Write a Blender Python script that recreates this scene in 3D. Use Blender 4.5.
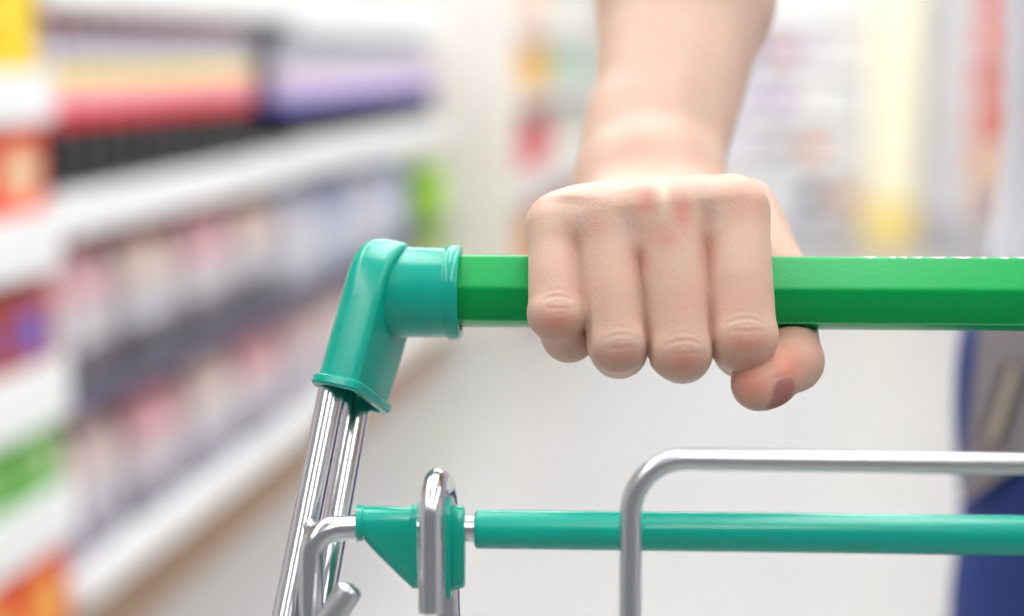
import bpy, bmesh, math, random
import numpy as np
from mathutils import Vector, Matrix

scene = bpy.context.scene
for o in list(bpy.data.objects):
    bpy.data.objects.remove(o, do_unlink=True)
COL = scene.collection
random.seed(7)
PI = math.pi

# ------------------------------------------------------------------ camera
FPX = 1422.0
CAMZ = 1.10
PITCH = math.atan(258 / FPX)
YAW = 0.1967                      # the camera looks a little to the left of the aisle direction (+Y)
SP, CP = math.sin(PITCH), math.cos(PITCH)
SY, CY = math.sin(YAW), math.cos(YAW)
cd = bpy.data.cameras.new('camera')
cam = bpy.data.objects.new('camera', cd)
COL.objects.link(cam)
cam.location = (0, 0, CAMZ)
cam.rotation_euler = (PI / 2 - PITCH, 0, YAW)
cd.sensor_width = 36
cd.lens = FPX / 1024 * 36
cd.clip_start = 0.02
cd.dof.use_dof = True
cd.dof.focus_distance = 0.470
cd.dof.aperture_fstop = 3.1
cd.dof.aperture_blades = 0
scene.camera = cam

# ------------------------------------------------------------------ world, lamps, exposure
w = bpy.data.worlds.new('world')
scene.world = w
w.use_nodes = True
w.node_tree.nodes['Background'].inputs[0].default_value = (0.93, 0.96, 1.0, 1)
w.node_tree.nodes['Background'].inputs[1].default_value = 0.27
scene.view_settings.view_transform = 'Standard'
scene.view_settings.look = 'None'
scene.view_settings.gamma = 1
scene.view_settings.use_curve_mapping = False
scene.view_settings.exposure = 0.0
LAMP = 9.2                        # strength of the ceiling strip lights


# ------------------------------------------------------------------ materials
def lin(c):
    return tuple(((x / 255) / 12.92 if x / 255 <= 0.04045 else ((x / 255 + 0.055) / 1.055) ** 2.4) for x in c)


MATS = {}


def mat(name, rgb, rough=0.5, metal=0.0, coat=0.0, noise=0.0, nscale=30.0, bump=0.0, bscale=400.0, spec=0.5, srgb=True):
    m = bpy.data.materials.new(name)
    m.use_nodes = True
    nt = m.node_tree
    b = nt.nodes['Principled BSDF']
    c = lin(rgb) if srgb else rgb
    b.inputs['Base Color'].default_value = (*c, 1)
    b.inputs['Roughness'].default_value = rough
    b.inputs['Metallic'].default_value = metal
    b.inputs['Coat Weight'].default_value = coat
    b.inputs['Coat Roughness'].default_value = 0.08
    b.inputs['Specular IOR Level'].default_value = spec
    tc = nt.nodes.new('ShaderNodeTexCoord')
    if noise > 0:
        n = nt.nodes.new('ShaderNodeTexNoise')
        n.inputs['Scale'].default_value = nscale
        n.inputs['Detail'].default_value = 4
        nt.links.new(tc.outputs['Object'], n.inputs['Vector'])
        r = nt.nodes.new('ShaderNodeMix')
        r.data_type = 'RGBA'
        r.inputs[6].default_value = (*[x * (1 - noise) for x in c], 1)
        r.inputs[7].default_value = (*[min(1, x * (1 + noise)) for x in c], 1)
        nt.links.new(n.outputs['Fac'], r.inputs[0])
        nt.links.new(r.outputs[2], b.inputs['Base Color'])
    if bump > 0:
        n2 = nt.nodes.new('ShaderNodeTexNoise')
        n2.inputs['Scale'].default_value = bscale
        n2.inputs['Detail'].default_value = 3
        nt.links.new(tc.outputs['Object'], n2.inputs['Vector'])
        bp = nt.nodes.new('ShaderNodeBump')
        bp.inputs['Strength'].default_value = bump
        bp.inputs['Distance'].default_value = 0.0006
        nt.links.new(n2.outputs['Fac'], bp.inputs['Height'])
        nt.links.new(bp.outputs['Normal'], b.inputs['Normal'])
    MATS[name] = m
    return m


def skin_material():
    m = bpy.data.materials.new('skin')
    m.use_nodes = True
    nt = m.node_tree
    L = nt.links.new
    b = nt.nodes['Principled BSDF']
    tc = nt.nodes.new('ShaderNodeTexCoord')
    at = nt.nodes.new('ShaderNodeAttribute')
    at.attribute_name = 'skin_tone'
    sep = nt.nodes.new('ShaderNodeSeparateColor')
    L(at.outputs['Color'], sep.inputs[0])

    def mix(a, bcol, fac):
        n = nt.nodes.new('ShaderNodeMix')
        n.data_type = 'RGBA'
        if isinstance(a, tuple):
            n.inputs[6].default_value = (*a, 1)
        else:
            L(a, n.inputs[6])
        n.inputs[7].default_value = (*bcol, 1)
        L(fac, n.inputs[0])
        return n.outputs[2]
    n1 = nt.nodes.new('ShaderNodeTexNoise')
    n1.inputs['Scale'].default_value = 60
    n1.inputs['Detail'].default_value = 5
    L(tc.outputs['Object'], n1.inputs['Vector'])
    mr = nt.nodes.new('ShaderNodeMapRange')
    mr.inputs[1].default_value = 0.35
    mr.inputs[2].default_value = 0.75
    mr.inputs[3].default_value = 0.0
    mr.inputs[4].default_value = 0.30
    L(n1.outputs['Fac'], mr.inputs[0])
    col = mix((0.715, 0.51, 0.40), (0.68, 0.37, 0.27), mr.outputs[0])
    n3 = nt.nodes.new('ShaderNodeTexNoise')            # tiny pale and red speckles
    n3.inputs['Scale'].default_value = 700
    n3.inputs['Detail'].default_value = 2
    L(tc.outputs['Object'], n3.inputs['Vector'])
    mr3 = nt.nodes.new('ShaderNodeMapRange')
    mr3.inputs[1].default_value = 0.278
    mr3.inputs[2].default_value = 0.75
    mr3.inputs[4].default_value = 0.25
    L(n3.outputs['Fac'], mr3.inputs[0])
    col = mix(col, (0.62, 0.30, 0.22), mr3.outputs[0])
    col = mix(col, (0.66, 0.235, 0.165), sep.outputs[0])     # red = flushed skin and painted warm shade
    col = mix(col, (0.86, 0.70, 0.52), sep.outputs[1])       # green = pale stretched skin
    col = mix(col, (0.40, 0.145, 0.125), sep.outputs[2])      # blue = nail
    L(col, b.inputs['Base Color'])
    b.inputs['Roughness'].default_value = 0.46
    b.inputs['Specular IOR Level'].default_value = 0.4
    b.inputs['Subsurface Weight'].default_value = 0.4
    b.inputs['Subsurface Radius'].default_value = (1.0, 0.35, 0.2)
    b.inputs['Subsurface Scale'].default_value = 0.006
    v = nt.nodes.new('ShaderNodeTexVoronoi')
    v.inputs['Scale'].default_value = 1100
    L(tc.outputs['Object'], v.inputs['Vector'])
    n2 = nt.nodes.new('ShaderNodeTexNoise')
    n2.inputs['Scale'].default_value = 350
    n2.inputs['Detail'].default_value = 4
    L(tc.outputs['Object'], n2.inputs['Vector'])
    ad = nt.nodes.new('ShaderNodeMath')
    ad.operation = 'ADD'
    L(v.outputs['Distance'], ad.inputs[0])
    L(n2.outputs['Fac'], ad.inputs[1])
    bp = nt.nodes.new('ShaderNodeBump')
    bp.inputs['Strength'].default_value = 0.13
    bp.inputs['Distance'].default_value = 0.0005
    L(ad.outputs[0], bp.inputs['Height'])
    L(bp.outputs['Normal'], b.inputs['Normal'])
    return m


SKIN = skin_material()
BAR_GREEN = mat('bar_green', (0, 160, 78), 0.30, spec=0.22, coat=0.0, noise=0.06, nscale=40, bump=0.2, bscale=700)
TEAL = mat('teal_plastic', (0, 170, 148), 0.26, spec=0.4, coat=0.15, bump=0.08, bscale=300)
CHROME = mat('chrome', (214, 214, 216), 0.20, metal=1.0, bump=0.03, bscale=200)
STEEL = mat('zinc_steel', (206, 206, 208), 0.30, metal=1.0, bump=0.06, bscale=300)
INKW = mat('white_ink', (240, 244, 240), 0.5)
RUBBER = mat('grey_rubber', (60, 62, 66), 0.6, noise=0.1)
WHITE = mat('shelf_white', (240, 240, 238), 0.4, noise=0.02)
CREAM = mat('panel_cream', (240, 232, 222), 0.5, noise=0.02)
DARKP = mat('shelf_charcoal', (46, 44, 50), 0.6, noise=0.1)
SLATE = mat('rail_slate', (96, 96, 118), 0.45, noise=0.08)
KICK = mat('kick_brown', (166, 136, 110), 0.6, noise=0.1)


def floor_material():
    m = mat('floor_tiles', (168, 167, 166), 0.32, noise=0.03, nscale=3)
    nt = m.node_tree
    b = nt.nodes['Principled BSDF']
    br = nt.nodes.new('ShaderNodeTexBrick')
    br.offset = 0
    br.inputs['Scale'].default_value = 1.0
    br.inputs['Brick Width'].default_value = 0.6
    br.inputs['Row Height'].default_value = 0.6
    br.inputs['Mortar Size'].default_value = 0.003
    c = lin((168, 167, 166))
    br.inputs['Color1'].default_value = (*c, 1)
    br.inputs['Color2'].default_value = (*[x * 0.97 for x in c], 1)
    br.inputs['Mortar'].default_value = (*[x * 0.8 for x in c], 1)
    tc = nt.nodes.new('ShaderNodeTexCoord')
    nt.links.new(tc.outputs['Object'], br.inputs['Vector'])
    nt.links.new(br.outputs['Color'], b.inputs['Base Color'])
    return m


FLOORM = floor_material()


def emit_mat(name, rgb, s):
    m = bpy.data.materials.new(name)
    m.use_nodes = True
    b = m.node_tree.nodes['Principled BSDF']
    b.inputs['Base Color'].default_value = (0.9, 0.9, 0.9, 1)
    b.inputs['Emission Color'].default_value = (*rgb, 1)
    b.inputs['Emission Strength'].default_value = s
    return m


LAMPM = emit_mat('lamp_diffuser', (0.97, 0.985, 1.0), LAMP)


# ------------------------------------------------------------------ object helpers
def tag(o, label=None, cat=None, group=None, kind=None):
    if label:
        o['label'] = label
    if cat:
        o['category'] = cat
    if group:
        o['group'] = group
    if kind:
        o['kind'] = kind
    return o


def empty(name, loc=(0, 0, 0), rz=0.0):
    o = bpy.data.objects.new(name, None)
    COL.objects.link(o)
    o.location = loc
    o.rotation_euler = (0, 0, rz)
    o.empty_display_size = 0.05
    return o


def obj(name, me, m=None, parent=None, smooth=True):
    """me: a bmesh or a mesh"""
    if isinstance(me, bmesh.types.BMesh):
        bm = me
        bmesh.ops.recalc_face_normals(bm, faces=bm.faces)
        me = bpy.data.meshes.new(name)
        bm.to_mesh(me)
        bm.free()
    o = bpy.data.objects.new(name, me)
    COL.objects.link(o)
    if m is not None:
        for mm in (m if isinstance(m, (list, tuple)) else [m]):
            me.materials.append(mm)
    if smooth:
        me.polygons.foreach_set('use_smooth', [True] * len(me.polygons))
        try:
            me.set_sharp_from_angle(angle=math.radians(38))
        except Exception:
            pass
    if parent is not None:
        o.parent = parent
    return o


def copy_tree(o, parent=None):
    c = o.copy()
    COL.objects.link(c)
    if parent is not None:
        c.parent = parent
    for ch in list(o.children):
        copy_tree(ch, c)
    return c


def box(bm, x0, x1, y0, y1, z0, z1, bev=0.0, mi=0, segs=2):
    r = bmesh.ops.create_cube(bm, size=1)
    vs = r['verts']
    for v in vs:
        v.co = Vector((x0 + (v.co.x + .5) * (x1 - x0), y0 + (v.co.y + .5) * (y1 - y0), z0 + (v.co.z + .5) * (z1 - z0)))
    fs = set(f for v in vs for f in v.link_faces)
    for f in fs:
        f.material_index = mi
    if bev > 0:
        es = list(set(e for f in fs for e in f.edges))
        r = bmesh.ops.bevel(bm, geom=es, offset=bev, segments=segs, affect='EDGES', profile=0.6)
        for f in r['faces']:
            f.material_index = mi
    return bm


def fillet(pts, radii, n=8):
    """round the inner corners of a polyline"""
    pts = [Vector(p) for p in pts]
    if not isinstance(radii, (list, tuple)):
        radii = [radii] * len(pts)
    out = [pts[0]]
    for i in range(1, len(pts) - 1):
        a, b, c = pts[i - 1], pts[i], pts[i + 1]
        u, v = (a - b).normalized(), (c - b).normalized()
        ang = u.angle(v)
        r = radii[i]
        if r <= 0 or ang > PI - 0.02:
            out.append(b)
            continue
        t = min(r / math.tan(ang / 2), (a - b).length * 0.49, (c - b).length * 0.49)
        r = t * math.tan(ang / 2)
        bis = (u + v).normalized()
        cen = b + bis * (r / math.sin(ang / 2))
        p0, p1 = b + u * t, b + v * t
        d0, d1 = p0 - cen, p1 - cen
        th = d0.angle(d1)
        for k in range(n + 1):
            s = k / n
            out.append(cen + (d0 * math.sin((1 - s) * th) + d1 * math.sin(s * th)) / math.sin(th))
    out.append(pts[-1])
    return out


def tube(bm, pts, r, segs=20, cap='flat', mi=0, profile=None, up=None):
    """sweep a circle (or a profile list of (a,b)) along a polyline; r a number or one per point"""
    pts = [Vector(p) for p in pts]
    n = len(pts)
    rs = list(r) if isinstance(r, (list, tuple)) else [r] * n
    tg = []
    for i in range(n):
        t = (pts[min(i + 1, n - 1)] - pts[i]).normalized() if i < n - 1 else Vector((0, 0, 0))
        s = (pts[i] - pts[i - 1]).normalized() if i > 0 else Vector((0, 0, 0))
        tg.append((t + s).normalized())
    if cap == 'round':
        ext_p, ext_r, ext_t = [], [], []
        for k in (0, 1, 2):
            a = (k + 0.4) / 3 * PI / 2
            ext_p.append(pts[0] - tg[0] * rs[0] * 0.5 * math.cos(a))
            ext_r.append(rs[0] * math.sin(a))
        q_p, q_r = [], []
        for k in (0, 1, 2):
            a = (k + 0.4) / 3 * PI / 2
            q_p.append(pts[-1] + tg[-1] * rs[-1] * 0.5 * math.cos(a))
            q_r.append(rs[-1] * math.sin(a))
        pts = ext_p + pts + q_p[::-1]
        rs = ext_r + rs + q_r[::-1]
        tg = [tg[0]] * 3 + tg + [tg[-1]] * 3
        n = len(pts)
    u = up or (Vector((0, 0, 1)) if abs(tg[0].z) < 0.9 else Vector((1, 0, 0)))
    u = Vector(u)
    rings = []
    prof = profile or [(math.cos(2 * PI * k / segs), math.sin(2 * PI * k / segs)) for k in range(segs)]
    for i in range(n):
        u = (u - tg[i] * u.dot(tg[i])).normalized()
        v = tg[i].cross(u)
        rings.append([bm.verts.new(pts[i] + (u * a + v * b) * rs[i]) for a, b in prof])
    m = len(prof)
    for i in range(n - 1):
        for k in range(m):
            f = bm.faces.new((rings[i][k], rings[i][(k + 1) % m], rings[i + 1][(k + 1) % m], rings[i + 1][k]))
            f.material_index = mi
    for rg in (rings[0][::-1], rings[-1]):
        f = bm.faces.new(rg)
        f.material_index = mi
    return bm


def loft(bm, rings, cap0=True, cap1=True, mi=0):
    vr = [[bm.verts.new(p) for p in rg] for rg in rings]
    m = len(vr[0])
    for i in range(len(vr) - 1):
        for k in range(m):
            f = bm.faces.new((vr[i][k], vr[i][(k + 1) % m], vr[i + 1][(k + 1) % m], vr[i + 1][k]))
            f.material_index = mi
    if cap0:
        bm.faces.new(vr[0][::-1]).material_index = mi
    if cap1:
        bm.faces.new(vr[-1]).material_index = mi
    return bm


def lathe(bm, prof, segs=16, mi=None, org=(0, 0, 0)):
    """prof: [(r,z)] around Z; mi: material index per ring gap"""
    rings = []
    for r, z in prof:
        rings.append([bm.verts.new((org[0] + r * math.cos(2 * PI * k / segs), org[1] + r * math.sin(2 * PI * k / segs), org[2] + z)) for k in range(segs)])
    for i in range(len(rings) - 1):
        for k in range(segs):
            f = bm.faces.new((rings[i][k], rings[i][(k + 1) % segs], rings[i + 1][(k + 1) % segs], rings[i + 1][k]))
            if mi:
                f.material_index = mi[i]
    bm.faces.new(rings[0][::-1])
    bm.faces.new(rings[-1])
    return bm


# ---- the L frame: x along the push bar, y away along the camera heading, z up, origin on the floor under the camera.
def at(px, py, d):
    """metres in the L frame for a pixel and a depth along the view axis"""
    u, v = (px - 512) / FPX * d, (308 - py) / FPX * d
    return Vector((u, CP * d + SP * v, CAMZ - SP * d + CP * v))


def l2w(p):
    p = Vector(p)
    return Vector((p.x * CY - p.y * SY, p.x * SY + p.y * CY, p.z))


# ================================================================== SETTING
XS = -1.20                       # face of the long shelf run on the left
bm = bmesh.new()
box(bm, -4.0, 5.0, -2.5, 9.6, -0.1, 0.0)
tag(obj('floor', bm, FLOORM, smooth=False), 'pale polished tile floor of the aisle', 'floor', kind='structure')
bm = bmesh.new()
box(bm, -4.0, 5.0, -2.5, 9.6, 3.3, 3.4)
tag(obj('ceiling', bm, WHITE, smooth=False), 'white ceiling of the store above the aisle', 'ceiling', kind='structure')
bm = bmesh.new()
box(bm, -4.0, 5.0, 9.6, 9.7, 0, 3.3)
tag(obj('wall_back', bm, mat('wall_paint', (236, 234, 236), 0.7, noise=0.02), smooth=False), 'pale wall at the far end of the aisle', 'wall', kind='structure')
bm = bmesh.new()
box(bm, -4.1, -4.0, -2.5, 9.6, 0, 3.3)
tag(obj('wall_left', bm, MATS['wall_paint'], smooth=False), 'pale wall behind the shelf run on the left', 'wall', kind='structure')
bm = bmesh.new()
box(bm, 5.0, 5.1, -2.5, 9.6, 0, 3.3)
tag(obj('wall_right', bm, MATS['wall_paint'], smooth=False), 'pale wall on the right side of the store', 'wall', kind='structure')

SPOTS = [(x, y) for x in (-1.7, 0.35, 2.4) for y in (-1.1, 1.5, 4.1, 6.7)] + [(-0.68, 1.5), (-0.68, 4.1), (-0.68, 6.7)]  # last three: unseen fill lamps added to brighten left shelves, floor and far end
for i, (x, y) in enumerate(SPOTS):
    for j in (0,):
        t = empty('ceiling_light', (x, y, 3.3))
        tag(t, 'long white strip light fixed under the store ceiling', 'ceiling light', 'strip lights in rows on the ceiling')
        if i == 0 and j == 0:
            bm = bmesh.new()
            box(bm, -0.24, 0.24, -1.25, 1.25, -0.06, 0.0, 0.008)
            h0 = obj('housing', bm, WHITE, t)
            bm = bmesh.new()
            box(bm, -0.21, 0.21, -1.2, 1.2, -0.075, -0.061, 0.004)
            d0 = obj('diffuser', bm, LAMPM, t)
        else:
            for c in (h0, d0):
                k = c.copy()
                COL.objects.link(k)
                k.parent = t

# ================================================================== CART
CART0 = Vector((0.195, 0.0, 0.0))
cart = empty('shopping_cart', l2w(CART0), YAW)
tag(cart, 'chrome wire shopping cart with green push bar and teal plastic fittings', 'shopping cart')


def cartpart(name, bm, m, parent=None, smooth=True):
    bmesh.ops.translate(bm, verts=bm.verts, vec=-CART0)
    return obj(name, bm, m, parent or cart, smooth)


B0, B1 = at(455, 291.5, 0.4955), at(1024, 295.0, 0.4850)
BAR_R = 0.01285
bdir = (B1 - B0).normalized()
barL = B0 - bdir * 0.006
barR = B0 + bdir * 0.475
bup = (Vector((0, 0, 1)) - bdir * bdir.z).normalized()
bfr = bdir.cross(bup)                       # horizontal, across the bar
if bfr.y > 0:
    bfr = -bfr                              # towards the camera
# moulded section: a flat upper front facet, a front face and a small lower facet, softly rounded
pa = [118, 6, -44, -98, -150, 170]
corner = [(BAR_R * math.cos(math.radians(a)), BAR_R * math.sin(math.radians(a))) for a in pa]


def bar_profile():
    """radius by angle: circle, with the sides flattened a little"""
    out = []
    N = 96
    for k in range(N):
        a = 360 * k / N
        r = BAR_R
        for lo, hi, depth in ((17, 82, 0.15), (-41, 17, 0.05), (-95, -41, 0.075)):
            aa = (a + 180) % 360 - 180
            if lo <= aa <= hi:
                h_ = math.radians((hi - lo) / 2)
                flat = math.cos(h_) / math.cos(math.radians(aa - (lo + hi) / 2))      # the chord
                r = BAR_R * (1 - (1 - flat) * min(1, depth / (1 - math.cos(h_))))
        out.append((math.radians(a), r))
    return out


prof = bar_profile()


def bar_ring(p, sc=1.0, add=0.0):
    return [p + bfr * (math.cos(a) * (r * sc + add)) + bup * (math.sin(a) * (r * sc + add)) for a, r in prof]


bm = bmesh.new()
loft(bm, [bar_ring(barL), bar_ring(barR)])
push = cartpart('push_bar', bm, BAR_GREEN)
push['label'] = 'green plastic push bar'
# mould seam low on the front
bm = bmesh.new()
a = math.radians(-41)
sp = bfr * (math.cos(a) * BAR_R * 0.998) + bup * (math.sin(a) * BAR_R * 0.998)
tube(bm, [barL + sp, barR + sp], 0.00022, 8)
cartpart('mould_seam', bm, mat('seam_green', (80, 190, 120), 0.3), push)
# unreadable white lettering, seen edge on along the top of the bar
bm = bmesh.new()
for x0, x1 in ((860, 874), (886, 893), (897, 904), (909, 919), (924, 943), (947, 968), (975, 981), (993, 1003), (1009, 1026), (1034, 1046), (1054, 1066)):
    s0 = (at(x0, 292, 0.49) - B0).dot(bdir)
    s1 = (at(x1, 292, 0.49) - B0).dot(bdir)
    rings = []
    n = 7
    for k in range(n + 1):
        t = k / n
        c = B0 + bdir * (s0 + (s1 - s0) * t)
        lo = 93 - 13 * math.sin(PI * t) ** 0.6
        row = []
        for q in range(5):
            an = math.radians(lo + (128 - lo) * q / 4)
            rr = BAR_R + 0.00008
            row.append(c + bfr * math.cos(an) * rr + bup * math.sin(an) * rr)
        rings.append(row)
    vv = [[bm.verts.new(p) for p in row] for row in rings]
    for i in range(n):
        for q in range(4):
            bm.faces.new((vv[i][q], vv[i][q + 1], vv[i + 1][q + 1], vv[i + 1][q]))
cartpart('printed_lettering', bm, INKW, push)

# ---- corner connectors
AX = Vector((-0.25, -0.41, -0.876)).normalized()
BX = Vector((0.26, 0.88, -0.424))
BX = (BX - AX * BX.dot(AX)).normalized()
TX = AX.cross(BX).normalized()
if TX.x < 0:
    TX = -TX


def slab(c, hb, ht, g=0.0, n=8):
    """rounded rectangle across the leg: a softly rounded front left corner, a crisp front right one"""
    out = []
    for sb, st, r, a0 in ((-1, 1, .0022, 0), (-1, -1, .0062, 1), (1, -1, .0035, 2), (1, 1, .0030, 3)):
        r = min(r + g, hb * .95, ht * .95)
        for k in range(n + 1):
            an = PI / 2 * (a0 + k / n)
            # corner sweep, starting on the +T side and going round by the front
            st_, sb_ = math.cos(an), -math.sin(an)
            out.append(c + BX * (sb * (hb - r) + sb_ * r) + TX * (st * (ht - r) + st_ * r))
    return out


def connector(mirror=False):
    bm = bmesh.new()
    # sleeve
    c0 = at(386, 292, 0.4968)
    s_end = (at(461, 292, 0.4955) - c0).dot(bdir)
    R = 0.0159

    def ring(s, r, n=48):
        p = c0 + bdir * s
        return [p + bfr * math.cos(2 * PI * k / n) * r + bup * math.sin(2 * PI * k / n) * r for k in range(n)]
    lip = 0.0055
    loft(bm, [ring(-0.004, R * 0.9), ring(-0.001, R), ring(0.004, R), ring(s_end - lip, R * 0.985), ring(s_end - lip + 0.0008, R * 1.0),
              ring(s_end - lip + 0.0016, R * 1.035), ring(s_end - 0.001, R * 1.035), ring(s_end, R * 1.0), ring(s_end, BAR_R * 1.05), ring(s_end - 0.006, BAR_R * 1.04)], True, True)
    # leg: a slab that starts as a rounded head around the bar axis and runs down to the rim
    A0 = at(381, 291.5, 0.4968)
    rings = []
    HB, HT = 0.0184, 0.0080
    for s in (-0.0184, -0.0181, -0.0172, -0.0155, -0.013, -0.010, -0.006, 0.0, 0.008, 0.018, 0.028, 0.0355):
        if s < 0:
            q = math.sqrt(max(0.0, 1 - (s / 0.0185) ** 2))
            hb = HB * max(q, 0.06)
            ht = HT * (0.55 + 0.45 * min(1, q * 1.6))
        else:
            hb = HB - 0.0016 * s / 0.0355
            ht = HT
        rings.append(slab(A0 + AX * s, hb, ht))
    # rim flange
    for s, g in ((0.0358, 0.0012), (0.0364, 0.0018), (0.0385, 0.0018), (0.0392, 0.0012)):
        rings.append(slab(A0 + AX * s, HB - 0.0016 + g, HT + g, g))
    rings.append(slab(A0 + AX * 0.0392, HB - 0.0028, HT - 0.0012))
    rings.append(slab(A0 + AX * 0.030, HB - 0.0028, HT - 0.0012))
    loft(bm, rings)
    if mirror:
        mid = barL + (barR - barL) * 0.5
        for v in bm.verts:
            rel = v.co - mid
            v.co = v.co - bdir * (2 * rel.dot(bdir))
    return bm


cartpart('corner_connector', connector(), TEAL)['label'] = 'teal plastic corner connector at the left end of the push bar'
cartpart('corner_connector', connector(True), TEAL)['label'] = 'teal plastic corner connector at the right end of the push bar'

mid = barL + (barR - barL) * 0.5


def mir(p):
    p = Vector(p)
    return p - bdir * (2 * (p - mid).dot(bdir))


# ---- twin posts
P1, P2 = at(332, 393, 0.480), at(286, 622, 0.452)
Q1, Q2 = at(356, 409, 0.497), at(319, 612, 0.468)
for fn in (lambda p: p, mir):
    for (a, b, low) in ((P1, P2, Vector((-0.085, 0.37, 0.16))), (Q1, Q2, Vector((-0.078, 0.39, 0.16)))):
        d = (b - a).normalized()
        pts = [a - d * 0.012, b, b + d * 0.06, low]
        bm = bmesh.new()
        tube(bm, [fn(p) for p in fillet(pts, [0, 0, 0.08, 0], 10)], 0.0048, 28)
        cartpart('handle_post', bm, CHROME)

# ---- cross rod: chrome core, teal sheath
R0, R1 = at(470, 529, 0.452), at(1024, 535.5, 0.438)
rdir = (R1 - R0).normalized()
rodR = R0 + rdir * 0.43
bm = bmesh.new()
# its left end: out of the bracket, bent downwards in front of the posts
leftb = [at(314, 680, 0.446), at(311, 600, 0.447), at(311, 530, 0.448), at(366, 527, 0.451), R0, rodR]
tube(bm, fillet(leftb, [0, 0, 0.0115, 0, 0, 0], 12), 0.0041, 24)
rod = cartpart('cross_rod', bm, CHROME)
bm = bmesh.new()
sheath0 = R0 + rdir * 0.0018
tube(bm, [sheath0, sheath0 + rdir * 0.0006, rodR - rdir * 0.03], [0.0056, 0.0062, 0.0062], 32)
s = cartpart('sheath', bm, TEAL, rod)
s['label'] = 'teal plastic sleeve on the cross rod'
# a small weld bead where rod and post meet
bm = bmesh.new()
bmesh.ops.create_icosphere(bm, subdivisions=2, radius=0.0026)
bmesh.ops.translate(bm, verts=bm.verts, vec=at(311, 527, 0.4555))
cartpart('weld_bead', bm, STEEL, rod)

# ---- second bent wire end low on the left
bm = bmesh.new()
tube(bm, [at(349, 590, 0.436), at(322, 634, 0.436), at(300, 690, 0.438)], 0.0043, 24, 'round')
cartpart('basket_wire_end', bm, STEEL)


# ---- teal hinge bracket
def ell(c, ry, rz, dz=0.0, n=36, pw=2.0):
    out = []
    for k in range(n):
        a = 2 * PI * k / n
        ca, sa = math.cos(a), math.sin(a)
        out.append(c + Vector((0, 1, 0)) * (ry * math.copysign(abs(ca) ** (2 / pw), ca)) + Vector((0, 0, 1)) * (dz + rz * math.copysign(abs(sa) ** (2 / pw), sa)))
    return out


bm = bmesh.new()
K = lambda x: at(x, 523, 0.4515)
mm = 0.001
loft(bm, [ell(K(356.5), 4.9 * mm, 4.9 * mm), ell(K(357), 5.7 * mm, 5.7 * mm), ell(K(363.5), 5.7 * mm, 5.7 * mm), ell(K(364.5), 5.3 * mm, 5.3 * mm),
          ell(K(372), 5.4 * mm, 6.7 * mm, -1.4 * mm, pw=2.3), ell(K(385), 5.6 * mm, 8.8 * mm, -3.6 * mm, pw=2.7), ell(K(400), 5.6 * mm, 11.2 * mm, -6.2 * mm, pw=3),
          ell(K(411), 5.6 * mm, 12.9 * mm, -8.0 * mm, pw=3), ell(K(411.5), 6.0 * mm, 13.8 * mm, -7.8 * mm, pw=2.4), ell(K(418), 6.0 * mm, 13.8 * mm, -7.8 * mm, pw=2.4)])
br = cartpart('hinge_bracket', bm, TEAL)
br['label'] = 'teal plastic hinge bracket on the cross rod'
bm = bmesh.new()
loft(bm, [ell(K(445), 6.2 * mm, 15.6 * mm, -8.4 * mm, pw=2.6), ell(K(445.6), 7.4 * mm, 16.6 * mm, -8.4 * mm, pw=2.6), ell(K(451), 7.4 * mm, 16.6 * mm, -8.4 * mm, pw=2.6),
          ell(K(452), 6.0 * mm, 14.0 * mm, -8.4 * mm, pw=2.4), ell(K(456), 6.4 * mm, 14.0 * mm, -8.0 * mm, pw=2.4), ell(K(464), 6.4 * mm, 13.2 * mm, -8.0 * mm, pw=2.4), ell(K(465), 5.6 * mm, 12.2 * mm, -8.0 * mm, pw=2.4)])
cartpart('flange', bm, TEAL, br)

# ---- chrome hairpin loop over the rod
f0 = at(431, 612, 0.4375)
f1 = at(431, 474, 0.4375)
b1 = at(446, 486, 0.4665)
b0 = at(450, 690, 0.4665)
bm = bmesh.new()
tube(bm, fillet([f0, f1, b1, b0], [0, 0.0125, 0.0125, 0], 12), 0.0039, 26)
cartpart('hairpin_loop', bm, CHROME)

# ---- child seat gate: a U shaped wire frame hung in front of the rod, with upright wires further down
g_r = 0.00325
gc = at(631, 458.5, 0.4275)
ga = at(629.5, 760, 0.4265)
gr = at(1024, 464.0, 0.4190)
gdir = (gr - gc).normalized()
gend = gc + gdir * 0.335
gb = gend + (ga - gc)
bm = bmesh.new()
tube(bm, fillet([ga, gc, gend, gb], [0, 0.0165, 0.0165, 0], 12), g_r, 26)
gate = cartpart('child_seat_gate', bm, STEEL)
bm = bmesh.new()
tube(bm, [ga, gb], g_r, 16)
for k in range(1, 9):
    p = ga + (gb - ga) * (k / 9)
    dn = (ga - gc).normalized()
    tube(bm, [p, p + dn * 0.16], 0.0018, 10)
cartpart('gate_wires', bm, STEEL, gate)

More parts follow.
